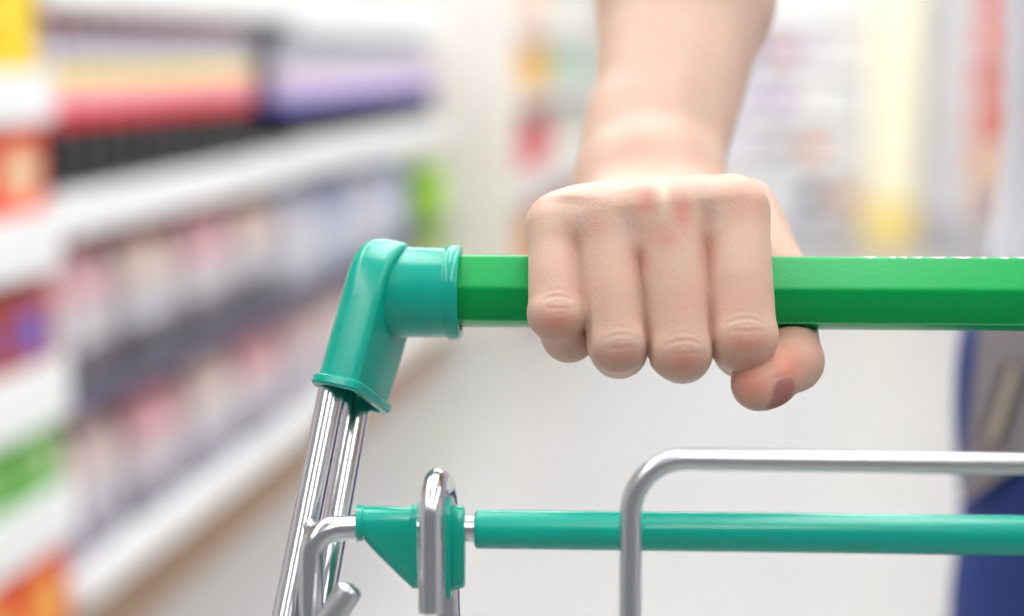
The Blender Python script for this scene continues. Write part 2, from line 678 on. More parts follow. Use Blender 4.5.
# ---- basket, chassis and casters, all below the picture
BXL, BXR, BYB, BYF = -0.085, 0.475, 0.41, -0.50
bm = bmesh.new()
rim = 0.885
top = [Vector((BXL, BYB, rim)), Vector((BXR, BYB, rim)), Vector((BXR - .04, BYF, rim - .03)), Vector((BXL + .04, BYF, rim - .03))]
bot = [Vector((BXL + .03, BYB - .03, 0.56)), Vector((BXR - .03, BYB - .03, 0.56)), Vector((BXR - .07, BYF + .05, 0.50)), Vector((BXL + .07, BYF + .05, 0.50))]
for ring, r in ((top, 0.004), (bot, 0.003)):
    for i in range(4):
        tube(bm, [ring[i], ring[(i + 1) % 4]], r, 8)
for i in range(4):
    a0, a1, c0, c1 = top[i], top[(i + 1) % 4], bot[i], bot[(i + 1) % 4]
    n = 14 if i % 2 == 0 else 24
    for k in range(n + 1):
        t = k / n
        tube(bm, [a0.lerp(a1, t), c0.lerp(c1, t)], 0.0014, 6)
    for k in range(1, 5):
        t = k / 5
        tube(bm, [a0.lerp(c0, t), a1.lerp(c1, t)], 0.0016, 6)
for k in range(1, 14):
    t = k / 14
    tube(bm, [bot[0].lerp(bot[1], t), bot[3].lerp(bot[2], t)], 0.0014, 6)
for k in range(1, 8):
    t = k / 8
    tube(bm, [bot[0].lerp(bot[3], t), bot[1].lerp(bot[2], t)], 0.0014, 6)
cartpart('wire_basket', bm, STEEL)
bm = bmesh.new()
ch = [Vector((-0.085, 0.37, 0.16)), Vector((-0.05, -0.42, 0.16)), Vector((0.44, -0.42, 0.16)), mir(Vector((-0.085, 0.37, 0.16)))]
tube(bm, fillet(ch, [0, 0.05, 0.05, 0], 8), 0.011, 14)
tube(bm, [Vector((-0.082, 0.38, 0.16)), mir(Vector((-0.082, 0.38, 0.16)))], 0.011, 14)
for x in (-0.05, 0.44):
    tube(bm, [Vector((x, -0.30, 0.16)), Vector((x + (.02 if x < 0 else -.02), -0.25, 0.53))], 0.008, 12)
cartpart('chassis', bm, STEEL)
m0 = mir(Vector((-0.082, 0.36, 0)))
for (x, y) in ((-0.082, 0.36), (m0.x, m0.y), (-0.03, -0.40), (0.42, -0.40)):
    bm = bmesh.new()
    for sgn in (-1, 1):
        box(bm, x + sgn * 0.019 - 0.002, x + sgn * 0.019 + 0.002, y - 0.016, y + 0.016, 0.055, 0.13, 0.001)
    box(bm, x - 0.021, x + 0.021, y - 0.02, y + 0.02, 0.128, 0.15, 0.003)
    fk = cartpart('caster_fork', bm, STEEL)
    bm = bmesh.new()
    lathe(bm, [(0.02, -0.014), (0.054, -0.014), (0.0595, -0.009), (0.0595, 0.009), (0.054, 0.014), (0.02, 0.014)], 32)
    bmesh.ops.rotate(bm, verts=bm.verts, cent=(0, 0, 0), matrix=Matrix.Rotation(PI / 2, 3, 'Y'))
    bmesh.ops.translate(bm, verts=bm.verts, vec=(x, y, 0.0597))
    cartpart('wheel', bm, RUBBER, fk)

# ================================================================== PERSON
# bodies and clothes are grown as smooth distance fields (millimetres, L frame) and meshed with surface nets
PERS0 = Vector((0.445, 0.83, 0.0))


def mmv(px, py, d):
    return np.array(at(px, py, d)) * 1000.0


def steps(*segs):
    """segs: (start, stop, step) ... -> one rising axis"""
    out = []
    for a, b, s in segs:
        n = max(1, int(round((b - a) / s)))
        out.extend(np.linspace(a, b, n, endpoint=False))
    out.append(segs[-1][1])
    return np.array(out, dtype=np.float32)


def smin(a, b, k):
    if k <= 0:
        return np.minimum(a, b)
    h = np.clip(0.5 + 0.5 * (b - a) / k, 0, 1)
    return b + (a - b) * h - k * h * (1 - h)


class Field:
    def __init__(s, X, Y, Z):
        s.ax = (X, Y, Z)
        s.D = np.full((len(X), len(Y), len(Z)), 60.0, dtype=np.float32)

    def window(s, lo, hi):
        sl = []
        for a, l, h in zip(s.ax, lo, hi):
            i, j = np.searchsorted(a, l), np.searchsorted(a, h)
            sl.append(slice(max(0, i - 1), min(len(a), j + 1)))
        return tuple(sl)

    def grid(s, sl):
        return (s.ax[0][sl[0]][:, None, None], s.ax[1][sl[1]][None, :, None], s.ax[2][sl[2]][None, None, :])

    def add(s, prim, k=0.0, pad=24.0):
        fn, lo, hi = prim
        sl = s.window(lo - pad, hi + pad)
        d = fn(*s.grid(sl))
        s.D[sl] = smin(s.D[sl], d, k)


def cone(a, b, ra, rb):
    a, b = np.asarray(a, float), np.asarray(b, float)
    ab = b - a
    L2 = float(ab @ ab)

    def fn(x, y, z):
        x, y, z = x - a[0], y - a[1], z - a[2]
        t = np.clip((x * ab[0] + y * ab[1] + z * ab[2]) / L2, 0, 1)
        return (np.sqrt((x - t * ab[0]) ** 2 + (y - t * ab[1]) ** 2 + (z - t * ab[2]) ** 2) - (ra + (rb - ra) * t)).astype(np.float32)
    r = max(ra, rb)
    return fn, np.minimum(a, b) - r, np.maximum(a, b) + r


def econe(a, b, ra, rb, side):
    """flattened cone: ra, rb = (radius along side, radius across it)"""
    a, b = np.asarray(a, float), np.asarray(b, float)
    ab = b - a
    L = math.sqrt(float(ab @ ab))
    w_ = ab / L
    s1 = np.asarray(side, float)
    s1 = s1 - w_ * (s1 @ w_)
    s1 /= np.linalg.norm(s1)
    s2 = np.cross(w_, s1)

    def fn(x, y, z):
        x, y, z = x - a[0], y - a[1], z - a[2]
        tl = x * w_[0] + y * w_[1] + z * w_[2]
        t = np.clip(tl / L, 0, 1)
        e = tl - t * L
        p = x * s1[0] + y * s1[1] + z * s1[2]
        q = x * s2[0] + y * s2[1] + z * s2[2]
        r1 = ra[0] + (rb[0] - ra[0]) * t
        r2 = ra[1] + (rb[1] - ra[1]) * t
        k = np.sqrt((p / r1) ** 2 + (q / r2) ** 2 + (e / r2) ** 2)
        g = np.sqrt((p / r1 ** 2) ** 2 + (q / r2 ** 2) ** 2 + (e / r2 ** 2) ** 2) + 1e-6
        return (k * (k - 1) / g).astype(np.float32)
    r = max(ra + rb)
    return fn, np.minimum(a, b) - r, np.maximum(a, b) + r


def ellipsoid(c, r):
    c, r = np.asarray(c, float), np.asarray(r, float)

    def fn(x, y, z):
        x, y, z = x - c[0], y - c[1], z - c[2]
        k = np.sqrt((x / r[0]) ** 2 + (y / r[1]) ** 2 + (z / r[2]) ** 2)
        g = np.sqrt((x / r[0] ** 2) ** 2 + (y / r[1] ** 2) ** 2 + (z / r[2] ** 2) ** 2) + 1e-6
        return (k * (k - 1) / g).astype(np.float32)
    return fn, c - r, c + r


def surface_nets(F):
    D, ax = F.D, F.ax
    ins = D < 0
    nx, ny, nz = D.shape
    cnt = np.zeros((nx - 1, ny - 1, nz - 1), dtype=np.uint8)
    for i in (0, 1):
        for j in (0, 1):
            for k in (0, 1):
                cnt += ins[i:nx - 1 + i, j:ny - 1 + j, k:nz - 1 + k]
    cells = np.argwhere((cnt > 0) & (cnt < 8))
    del cnt
    vid = np.full((nx - 1, ny - 1, nz - 1), -1, dtype=np.int32)
    vid[cells[:, 0], cells[:, 1], cells[:, 2]] = np.arange(len(cells))
    acc = np.zeros((len(cells), 3))
    n = np.zeros(len(cells))
    ci, cj, ck = cells.T
    for d in range(3):
        for u in (0, 1):
            for v in (0, 1):
                o0 = [u, v]
                o0.insert(d, 0)
                o1 = list(o0)
                o1[d] = 1
                a = D[ci + o0[0], cj + o0[1], ck + o0[2]]
                b = D[ci + o1[0], cj + o1[1], ck + o1[2]]
                m = (a < 0) != (b < 0)
                t = np.where(m, a / np.where(m, a - b, 1), 0)
                p = np.zeros((len(cells), 3))
                for e in range(3):
                    idx = cells[:, e]
                    p[:, e] = ax[e][idx + o0[e]]
                    if e == d:
                        p[:, e] += t * (ax[e][idx + 1] - ax[e][idx])
                acc += p * m[:, None]
                n += m
    P = acc / n[:, None]
    quads = []
    for d in range(3):
        sl0, sl1 = [slice(None)] * 3, [slice(None)] * 3
        sl0[d], sl1[d] = slice(0, -1), slice(1, None)
        A, B = ins[tuple(sl0)], ins[tuple(sl1)]
        for flip, M in ((False, A & ~B), (True, ~A & B)):
            E = np.argwhere(M)
            e1, e2 = [(1, 2), (2, 0), (0, 1)][d]
            ok = (E[:, e1] > 0) & (E[:, e2] > 0) & (E[:, e1] < D.shape[e1] - 1) & (E[:, e2] < D.shape[e2] - 1)
            E = E[ok]
            q = []
            for s1, s2 in ((0, 0), (-1, 0), (-1, -1), (0, -1)):
                C = E.copy()
                C[:, e1] += s1
                C[:, e2] += s2
                q.append(vid[C[:, 0], C[:, 1], C[:, 2]])
            q = np.stack(q, 1)
            quads.append(q[:, ::-1] if flip else q)
    return P, np.concatenate(quads)


def keep_biggest(P, Q):
    return P, Q


def field_mesh(name, F, relax=1):
    P, Q = surface_nets(F)
    if relax:
        for _ in range(relax):
            S = np.zeros_like(P)
            c = np.zeros(len(P))
            for i in range(4):
                a, b = Q[:, i], Q[:, (i + 1) % 4]
                np.add.at(S, a, P[b])
                np.add.at(c, a, 1)
                np.add.at(S, b, P[a])
                np.add.at(c, b, 1)
            P = P * 0.55 + S / c[:, None] * 0.45
    me = bpy.data.meshes.new(name)
    V = P / 1000.0 - np.array(PERS0)
    me.vertices.add(len(V))
    me.vertices.foreach_set('co', V.astype(np.float32).ravel())
    me.loops.add(Q.size)
    me.loops.foreach_set('vertex_index', Q.astype(np.int32).ravel())
    me.polygons.add(len(Q))
    me.polygons.foreach_set('loop_start', np.arange(0, Q.size, 4, dtype=np.int32))
    me.polygons.foreach_set('use_smooth', np.ones(len(Q), dtype=bool))
    me.update(calc_edges=True)
    me.validate()
    return me, P


V3 = lambda *a: np.array(a, float)
# ---- joints of the gripping right hand
MCP = {'i': mmv(732, 213, .478), 'm': mmv(668, 216, .474), 'r': mmv(604, 224, .476), 'p': mmv(558, 230, .480)}
PIP = {'i': mmv(741, 335, .4635), 'm': mmv(680, 348, .4615), 'r': mmv(618, 342, .4625), 'p': mmv(557, 313, .4665)}
MIDP = {'i': mmv(738, 282, .4682), 'm': mmv(676, 296, .4658), 'r': mmv(612, 292, .4672), 'p': mmv(557, 278, .4715)}
DIP = {'i': mmv(742, 349, .487), 'm': mmv(682, 354, .486), 'r': mmv(619, 350, .487), 'p': mmv(569, 335, .481)}
TIP = {'i': mmv(738, 322, .5105), 'm': mmv(680, 326, .5105), 'r': mmv(622, 322, .5105), 'p': mmv(576, 316, .508)}
RAD = {'i': (12.6, 11.4, 11.7, 9.2, 7.6), 'm': (12.5, 11.0, 10.8, 9.3, 7.6), 'r': (11.6, 10.3, 10.0, 9.0, 7.2), 'p': (10.3, 9.6, 9.5, 8.5, 6.8)}
CARP = {'i': mmv(700, 224, .560), 'm': mmv(677, 216, .564), 'r': mmv(646, 216, .564), 'p': mmv(618, 226, .558)}
W0, F2 = mmv(652, 186, .575), mmv(685, 0, .635)
adir = (F2 - W0) / np.linalg.norm(F2 - W0)
ELB = W0 + adir * 262
T_CMC, T_MCP, T_IP, T_TIP = mmv(742, 217, .543), mmv(779, 284, .5155), mmv(794, 362, .483), mmv(757, 386, .4640)


def bar_dist(x, y, z):
    p = np.array(B0) * 1000
    d = np.array(bdir)
    x, y, z = x - p[0], y - p[1], z - p[2]
    t = x * d[0] + y * d[1] + z * d[2]
    return (np.sqrt((x - t * d[0]) ** 2 + (y - t * d[1]) ** 2 + (z - t * d[2]) ** 2) - BAR_R * 1000).astype(np.float32)


def groove(d, x, y, z, c, n, along, half, depth, width, bow=0.0, bowdir=None):
    """a short crease: c centre, n = direction across the crease, along = its direction, bow = how far its ends droop"""
    n, along = n / np.linalg.norm(n), along / np.linalg.norm(along)
    X, Y, Z = x - c[0], y - c[1], z - c[2]
    s = X * along[0] + Y * along[1] + Z * along[2]
    q = X * n[0] + Y * n[1] + Z * n[2] + bow * (s / half) ** 2
    r2 = X * X + Y * Y + Z * Z
    wgt = np.exp(-(q / width) ** 2) * np.clip(1.25 - (s / half) ** 2, 0, 1) * np.exp(-r2 / (half * 1.5) ** 2)
    return (d + depth * wgt).astype(np.float32)


body = Field(steps((-20, 0, 3.0), (0, 110, .62), (110, 130, 3.0), (130, 790, 8.0)),
             steps((425, 441, 3.0), (441, 526, .62), (526, 600, 1.0), (600, 1010, 7.5)),
             steps((-20, 940, 10.0), (940, 978, 5.0), (978, 1082, .62), (1082, 1140, 1.6), (1140, 1850, 8.0)))
# --- torso, head, legs and the other arm
SH_R, SH_L = V3(292, 862, 1425), V3(606, 866, 1425)
torso = [econe((449, 850, 1400), (449, 846, 1250), (172, 98), (164, 108), (1, 0, 0)),
         econe((449, 846, 1250), (449, 838, 1060), (162, 106), (142, 98), (1, 0, 0)),
         econe((449, 838, 1060), (449, 836, 930), (138, 98), (152, 106), (1, 0, 0)),
         cone((310, 860, 1440), (588, 860, 1440), 48, 48)]
legs = []
for sx, kx, fx in ((358, 350, 345), (540, 548, 553)):
    legs += [cone((sx + 8, 834, 930), (kx + 4, 822, 500), 84, 58), cone((kx, 822, 500), (fx, 850, 95), 58, 37), cone((fx, 850, 95), (fx, 725, 38), 38, 28)]
uarm = [cone(SH_R, ELB, 54, 44), cone(SH_L, (650, 868, 1130), 54, 43)]
for p in torso:
    body.add(p, 30, 60)
for p in legs:
    body.add(p, 16, 40)
for p in uarm:
    body.add(p, 26, 50)
body.add(cone((449, 858, 1440), (449, 846, 1560), 60, 55), 30, 40)
body.add(ellipsoid((449, 838, 1640), (75, 94, 112)), 14, 40)
body.add(cone((449, 790, 1575), (449, 782, 1562), 42, 32), 18, 30)          # jaw and chin
body.add(cone((449, 752, 1650), (449, 730, 1618), 8, 12), 8, 20)            # nose
for sx in (-1, 1):
    body.add(ellipsoid((449 + sx * 77, 848, 1630), (9, 20, 32)), 5, 20)     # ears
    body.add(ellipsoid((449 + sx * 31, 753, 1648), (13, 9, 8)), 3, 20)      # eyes
body.add(ellipsoid((449, 748, 1588), (26, 10, 8)), 4, 20)                   # mouth
# left forearm and hand, hanging
body.add(cone((650, 868, 1130), (652, 815, 890), 43, 28), 14, 30)
body.add(econe((652, 812, 880), (650, 795, 800), (18, 38), (17, 42), (1, 0, 0)), 12, 30)
for q, (yy, l) in enumerate(((762, 66), (784, 80), (806, 76), (828, 58))):
    body.add(cone((650, yy, 795), (640, yy - 8, 795 - l * .55), 11, 10), 5, 20)
    body.add(cone((640, yy - 8, 795 - l * .55), (622, yy - 6, 795 - l), 10, 8.5), 4, 20)
body.add(cone((642, 775, 850), (628, 742, 800), 14, 10), 8, 20)
# --- right forearm
sideF = V3(1, -0.10, 0.0)
body.add(econe(F2, ELB, (37.5, 31), (46, 41), sideF), 20, 40)
body.add(econe(W0 + adir * 8, F2, (26.5, 20.5), (37.5, 31), sideF), 12, 40)
body.add(cone(W0 + V3(-17, 0, -4), W0 + adir * 34 + V3(-17, 0, 0), 12, 12), 14, 30)             # ulnar head
body.add(ellipsoid(W0 + V3(14, -1, 4), (13, 13, 17)), 10, 30)              # radial side

# --- the hand, in its own fine window
hsl = body.window((-18, 428, 975), (128, 640, 1140))
gx, gy, gz = body.grid(hsl)
arm = body.D[hsl]


def ev(prim, pad=10):
    """evaluate a primitive inside its own window of the hand block"""
    fn, lo, hi = prim
    out = np.full(arm.shape, 40.0, dtype=np.float32)
    sl = []
    for a, l, h, base in zip((gx.ravel(), gy.ravel(), gz.ravel()), lo - pad, hi + pad, range(3)):
        sl.append(slice(max(0, np.searchsorted(a, l) - 1), np.searchsorted(a, h) + 1))
    sl = tuple(sl)
    out[sl] = fn(gx[sl[0]], gy[:, sl[1]], gz[:, :, sl[2]])
    return out, sl


def blend(dst, prim, k, pad=14):
    d, sl = ev(prim, pad)
    dst[sl] = smin(dst[sl], d[sl], k)


palm = arm.copy()
for f in 'imrp':
    blend(palm, cone(MCP[f] + V3(0, 5, -1), CARP[f], RAD[f][0] * .90, 13.5), 9)
for a, b in ('im', 'mr', 'rp'):                          # flesh between the knuckles
    blend(palm, cone((MCP[a] + MCP[b]) / 2 + V3(0, 7, -3), (CARP[a] + CARP[b]) / 2, 9.5, 13), 7)
for f in 'imr':                                          # carpus runs into the wrist
    blend(palm, cone(CARP[f], W0 + V3(0, 4, 2), 14, 18), 12)
blend(palm, cone(CARP['p'], W0 + V3(-12, 3, 0), 14, 15), 12)
# the back of the hand runs on over the knuckles and webs the roots of the fingers
for a, b, wq in (('i', 'm', (705, 232, .4738)), ('m', 'r', (636, 242, .4722)), ('r', 'p', (578, 228, .4760))):
    blend(palm, cone((MCP[a] + MCP[b]) / 2 + V3(0, 0, 1.5), mmv(*wq), 11.0, 8.0), 7)
for f in 'imrp':
    blend(palm, cone(MCP[f], MCP[f] * .90 + MIDP[f] * .10, RAD[f][0] * .88, RAD[f][0] * .84), 5)
# palm pads behind the bar
blend(palm, cone(mmv(565, 262, .507), mmv(618, 250, .552), 11, 15), 10)
blend(palm, cone(mmv(640, 255, .514), mmv(665, 245, .555), 11, 14), 10)
blend(palm, cone(mmv(712, 250, .512), mmv(700, 245, .55), 10, 14), 10)
# thumb root
blend(palm, cone(T_CMC, T_MCP, 14.5, 11.3), 7)
blend(palm, cone(MCP['i'] + V3(3, 22, -6), T_MCP + V3(-8, 4, 2), 8, 8), 8)   # web of skin

# extensor tendons and the knuckle of the middle finger
kn = MCP['m'] + V3(0, -8.5, 7.5)


def add_bump(dst, c, r, h):
    c, r = np.asarray(c, float), np.asarray(r, float)
    s = ((gx - c[0]) / r[0]) ** 2 + ((gy - c[1]) / r[1]) ** 2 + ((gz - c[2]) / r[2]) ** 2
    dst -= (h * np.exp(-s)).astype(np.float32)


add_bump(palm, mmv(664, 196, .462), (2.4, 9, 7.0), 1.3)
add_bump(palm, mmv(646, 202, .464), (2.8, 7, 4.5), -1.3)
add_bump(palm, mmv(682, 212, .462), (2.8, 7, 6), -1.2)
add_bump(palm, mmv(666, 238, .462), (4.5, 7, 3.2), -1.1)
add_bump(palm, mmv(740, 196, .466), (5.5, 9, 6), 0.7)
add_bump(palm, mmv(606, 206, .466), (4, 9, 6), 0.5)
add_bump(palm, mmv(632, 226, .464), (5, 6, 6), -0.25)
blend(palm, cone(MCP['p'] + V3(1, 3, 1.5), MCP['r'] + V3(-1, 3, 1.5), 10.0, 10.8), 5)
add_bump(palm, mmv(702, 222, .464), (4.5, 7, 7), -0.25)

add_bump(palm, mmv(706, 135, .572), (7, 16, 24), -2.6)
add_bump(palm, mmv(640, 140, .572), (8, 16, 26), 0.8)
hand = None
for f in 'imrp':
    R = RAD[f]
    d = np.full(arm.shape, 40.0, dtype=np.float32)
    blend(d, cone(MCP[f], MIDP[f], R[0] * .97, R[1]), 0)
    blend(d, cone(MIDP[f], PIP[f], R[1], R[2] * .985), 0)
    blend(d, cone(PIP[f], DIP[f], R[2] * .97, R[3]), 1.5)
    blend(d, cone(DIP[f], TIP[f], R[3], R[4]), 4)
    # knuckle pad over the middle joint
    pd = (PIP[f] - MIDP[f]) / np.linalg.norm(PIP[f] - MIDP[f])
    out = V3(0, -1, 0.05) - pd * (V3(0, -1, 0.05) @ pd)
    out /= np.linalg.norm(out)
    acr = np.cross(pd, out)
    blend(d, cone(PIP[f] + out * 1.5 - acr * R[2] * .30 + pd * 1, PIP[f] + out * 1.5 + acr * R[2] * .30 + pd * 1, R[2] * .68, R[2] * .68), 2)
    # skin creases on the knuckle
    surf = PIP[f] + out * R[2]
    sh_ = {'i': 0.2, 'm': 2.6, 'r': 2.8, 'p': 0.8}[f]
    for off, dep, half, bow in ((-2.6, .50, 5.4, -1.3), (-0.6, .26, 3.6, -.5), (1.5, .55, 4.8, .7), (3.2, .26, 4.2, 1.3), (-5.0, .24, 4.6, -1.5)):
        d = groove(d, gx, gy, gz, surf + pd * (off + sh_), pd, acr, half * R[2] / 10, dep, .55, bow)
    j = smin(palm, d, 3.6)
    hand = j if hand is None else smin(hand, j, 0.6)

# thumb beyond its knuckle, curled under the bar
th = np.full(arm.shape, 40.0, dtype=np.float32)
blend(th, cone(T_MCP, T_IP, 11.3, 9.6), 0)
tdir = (T_TIP - T_IP) / np.linalg.norm(T_TIP - T_IP)
blend(th, cone(T_IP, T_TIP - tdir * 6, 9.5, 9.0), 3)
blend(th, cone(T_TIP - tdir * 8, T_TIP, 8.8, 8.0), 3)
tn = V3(0.75, -0.55, -0.35)
tn = tn - tdir * (tn @ tdir)
tn /= np.linalg.norm(tn)
ta = np.cross(tdir, tn)
blend(th, cone(T_TIP - tn * 1.5 - tdir * 4, T_TIP - tn * 1.2 - tdir * 7, 8.2, 8.4), 4)       # pad
for off, dep, half, bow in ((-1.5, .35, 5, .8), (1.2, .45, 5.5, -.4), (3.8, .3, 5, -1), (-4, .25, 4.5, 1.5)):
    th = groove(th, gx, gy, gz, T_IP + tn * 9.3 + tdir * off, tdir, ta, half, dep, .7, bow)
# the nail: a shallow bed cut into the back of the thumb, and a plate in it
NC = T_TIP - tdir * 2.4 + tn * 6.3


def nail_field(g):
    X, Y, Z = gx - NC[0], gy - NC[1], gz - NC[2]
    a_ = X * tdir[0] + Y * tdir[1] + Z * tdir[2]
    b_ = X * ta[0] + Y * ta[1] + Z * ta[2]
    c_ = X * tn[0] + Y * tn[1] + Z * tn[2]
    pl = np.sqrt((np.abs(a_ / (5.3 + g)) ** 3 + np.abs(b_ / (6.0 + g)) ** 3)) ** (2 / 3)
    shell = np.sqrt(b_ ** 2 + (c_ + 7.5) ** 2 + (a_ * .25) ** 2) - 9.0        # curved plate
    shell = np.where(c_ > -4.5, shell, 9.0)
    return pl, shell


pl, shell = nail_field(0)
rim_ = np.exp(-((pl - 1.05) / .10) ** 2) * np.exp(-(shell / 2.5) ** 2)
th = (th + .55 * rim_).astype(np.float32)
plate = np.maximum((pl - 1) * 6.0, np.abs(shell) - .45).astype(np.float32)
th = smin(th, plate, .35)
hand = smin(hand, smin(palm, th, 5.0), 0.8)



# the folds where neighbouring fingers press together
def fold(pts, depth, width, fade):
    global hand
    best = np.full(arm.shape, 99.0, dtype=np.float32)
    wt = np.ones(arm.shape, dtype=np.float32)
    n_ = len(pts) - 1
    for q in range(n_):
        a, b = pts[q], pts[q + 1]
        ab = b - a
        # distance in the plane of the hand back: depth away from the viewer does not count
        ab2 = ab * V3(1, 0, 1)
        t = np.clip(((gx - a[0]) * ab2[0] + (gz - a[2]) * ab2[2]) / (ab2 @ ab2), 0, 1)
        d_ = np.sqrt((gx - a[0] - t * ab2[0]) ** 2 + (gz - a[2] - t * ab2[2]) ** 2) + 0 * gy
        up_ = np.clip((q + t) / (n_ * fade), 0, 1)
        m_ = d_ < best
        best = np.where(m_, d_, best).astype(np.float32)
        wt = np.where(m_, up_ + 0 * gy, wt).astype(np.float32)
    front = np.clip((454.5 - gy) / 4.0, 0, 1)
    hand = (hand + depth * wt * front * np.exp(-(best / width) ** 2)).astype(np.float32)


fold([mmv(703, 236, .465), mmv(708, 275, .463), mmv(711, 320, .461), mmv(713, 358, .461)], 1.5, 1.0, .28)
fold([mmv(632, 246, .464), mmv(640, 280, .463), mmv(646, 325, .461), mmv(649, 360, .461)], 1.5, 1.0, .28)
fold([mmv(572, 228, .466), mmv(580, 270, .464), mmv(586, 310, .463), mmv(588, 345, .463)], 1.5, 1.0, .28)

# the flesh is pressed flat against the bar
hand = np.maximum(hand, -bar_dist(gx, gy, gz) + 0.02)
body.D[hsl] = hand

bme, BP = field_mesh('person', body, 1)
# colouring of the skin: flushed knuckles, pale stretched tendon, nail, painted finger and thumb shade
tone = np.zeros((len(BP), 4), dtype=np.float32)
tone[:, 3] = 1


def dab(ch, c, r, s):
    c, r = np.asarray(c, float), np.broadcast_to(np.asarray(r, float), (3,))
    e = (((BP - c) / r) ** 2).sum(1)
    tone[:, ch] = np.maximum(tone[:, ch], s * np.exp(-e))


for f, s in (('i', .62), ('m', .62), ('r', .5), ('p', .62)):
    dab(0, PIP[f] + V3(0, -RAD[f][2], -{'i': 1, 'm': 3, 'r': 3, 'p': 1.5}[f]), (7.5, 8, 4.5), s + .08)
    dab(0, PIP[f] + V3(0, -2, -RAD[f][2]), (11, 14, 11), .48)  # finger undersides: natural flush plus warm shade painted in
    dab(0, MIDP[f] + V3(0, -RAD[f][1], -4), (10, 10, 13), .2)
for p, r, s in (((647, 203, .463), (3.6, 8, 5), .72), ((682, 214, .462), (3.8, 8, 6), .72), ((666, 238, .463), (4.5, 8, 4), .70), ((741, 200, .466), (6, 9, 6), .34),
                ((756, 208, .47), (5, 9, 6), .42), ((596, 226, .466), (6, 9, 6), .30), ((574, 240, .468), (4, 8, 8), .34), ((636, 256, .466), (4, 8, 7), .45), ((706, 250, .466), (4, 8, 9), .5)):
    dab(0, mmv(*p), r, s)
dab(0, mmv(790, 366, .463), (12, 15, 10), .85)  # thumb reds: natural flush, deepened to paint in the thumb's shade
dab(0, mmv(752, 386, .452), (12, 15, 11), .85)
dab(0, T_IP, (12, 12, 12), .5)
dab(1, mmv(663, 196, .462), (2.4, 10, 6), .75)
dab(1, mmv(734, 180, .478), (8, 8, 4), .3)
X = BP - NC
a_, b_, c_ = X @ tdir, X @ ta, X @ tn
plv = ((np.abs(a_ / 5.3) ** 3 + np.abs(b_ / 6.0) ** 3)) ** (1 / 3)
nm = np.clip((1.06 - plv) / .1, 0, 1) * np.clip((c_ + 3.5) / 1.0, 0, 1)
tone[:, 2] = nm
tone[:, 0] *= (1 - nm)
ca = bme.color_attributes.new('skin_tone', 'FLOAT_COLOR', 'POINT')
ca.data.foreach_set('color', tone.ravel())
person = bpy.data.objects.new('person', bme)
COL.objects.link(person)
bme.materials.append(SKIN)
person.location = l2w(PERS0)
person.rotation_euler = (0, 0, YAW)
tag(person, 'person in white shirt and blue work trousers gripping the green push bar', 'person')

# ---- clothes
SHIRT = mat('shirt_cotton', (236, 238, 246), 0.85, noise=0.03, nscale=20, bump=0.4, bscale=60)
DENIM = mat('trouser_blue', (44, 66, 132), 0.85, noise=0.25, nscale=18, bump=0.4, bscale=80)
GREYC = mat('pocket_grey', (150, 142, 146), 0.85, noise=0.12, nscale=30, bump=0.4, bscale=120)
ZIPM = mat('zip_tan', (204, 190, 172), 0.5, noise=0.1)
ZIPD = mat('zip_dark', (70, 60, 58), 0.6, noise=0.1)
SHOEM = mat('shoe_leather', (60, 56, 56), 0.5, noise=0.1)
HAIRM = mat('hair_brown', (70, 50, 38), 0.6, noise=0.3, nscale=60)


def grow(prim_args, g):
    return prim_args


cl = Field(steps((150, 760, 6.5)), steps((690, 1000, 6.5)), steps((915, 1530, 6.5)))
for p in (econe((449, 850, 1400), (449, 846, 1250), (182, 110), (176, 122), (1, 0, 0)),
          econe((449, 846, 1250), (449, 838, 1060), (170, 122), (150, 118), (1, 0, 0)),
          econe((449, 838, 1060), (449, 836, 960), (152, 118), (162, 126), (1, 0, 0)),
          cone((310, 860, 1440), (588, 860, 1440), 58, 58)):
    cl.add(p, 30, 60)
cl.add(cone(SH_R, SH_R + (ELB - SH_R) * .52, 67, 63), 24, 50)
cl.add(cone(SH_L, SH_L + (V3(650, 868, 1130) - SH_L) * .52, 67, 63), 24, 50)
gx2, gy2, gz2 = cl.grid((slice(None),) * 3)
# folds
cl.D += (3.0 * np.sin(gz2 / 26.0 + gx2 / 60.0 + np.sin(gy2 / 40.0))).astype(np.float32) * np.exp(-((gz2 - 1080) / 120) ** 2)
cl.D = np.maximum(cl.D, 962 - gz2)
for S, E_ in ((SH_R, ELB), (SH_L, V3(650, 868, 1130))):
    ax_ = (E_ - S) / np.linalg.norm(E_ - S)
    t = (gx2 - S[0]) * ax_[0] + (gy2 - S[1]) * ax_[1] + (gz2 - S[2]) * ax_[2]
    near = np.where(cone(S, E_, 90, 90)[0](gx2, gy2, gz2) < 0, t - 165, -99)
    if S is SH_R:
        near = np.where(gx2 < 290, near, -99)
    else:
        near = np.where(gx2 > 615, near, -99)
    cl.D = np.maximum(cl.D, near)
cl.D = np.maximum(cl.D, -(cone((449, 856, 1490), (449, 840, 1600), 66, 66)[0](gx2, gy2, gz2)))
sme, _ = field_mesh('shirt', cl.__class__ and cl, 2)
shirt = obj('shirt', sme, SHIRT, person, smooth=False)
shirt['label'] = 'white shirt'

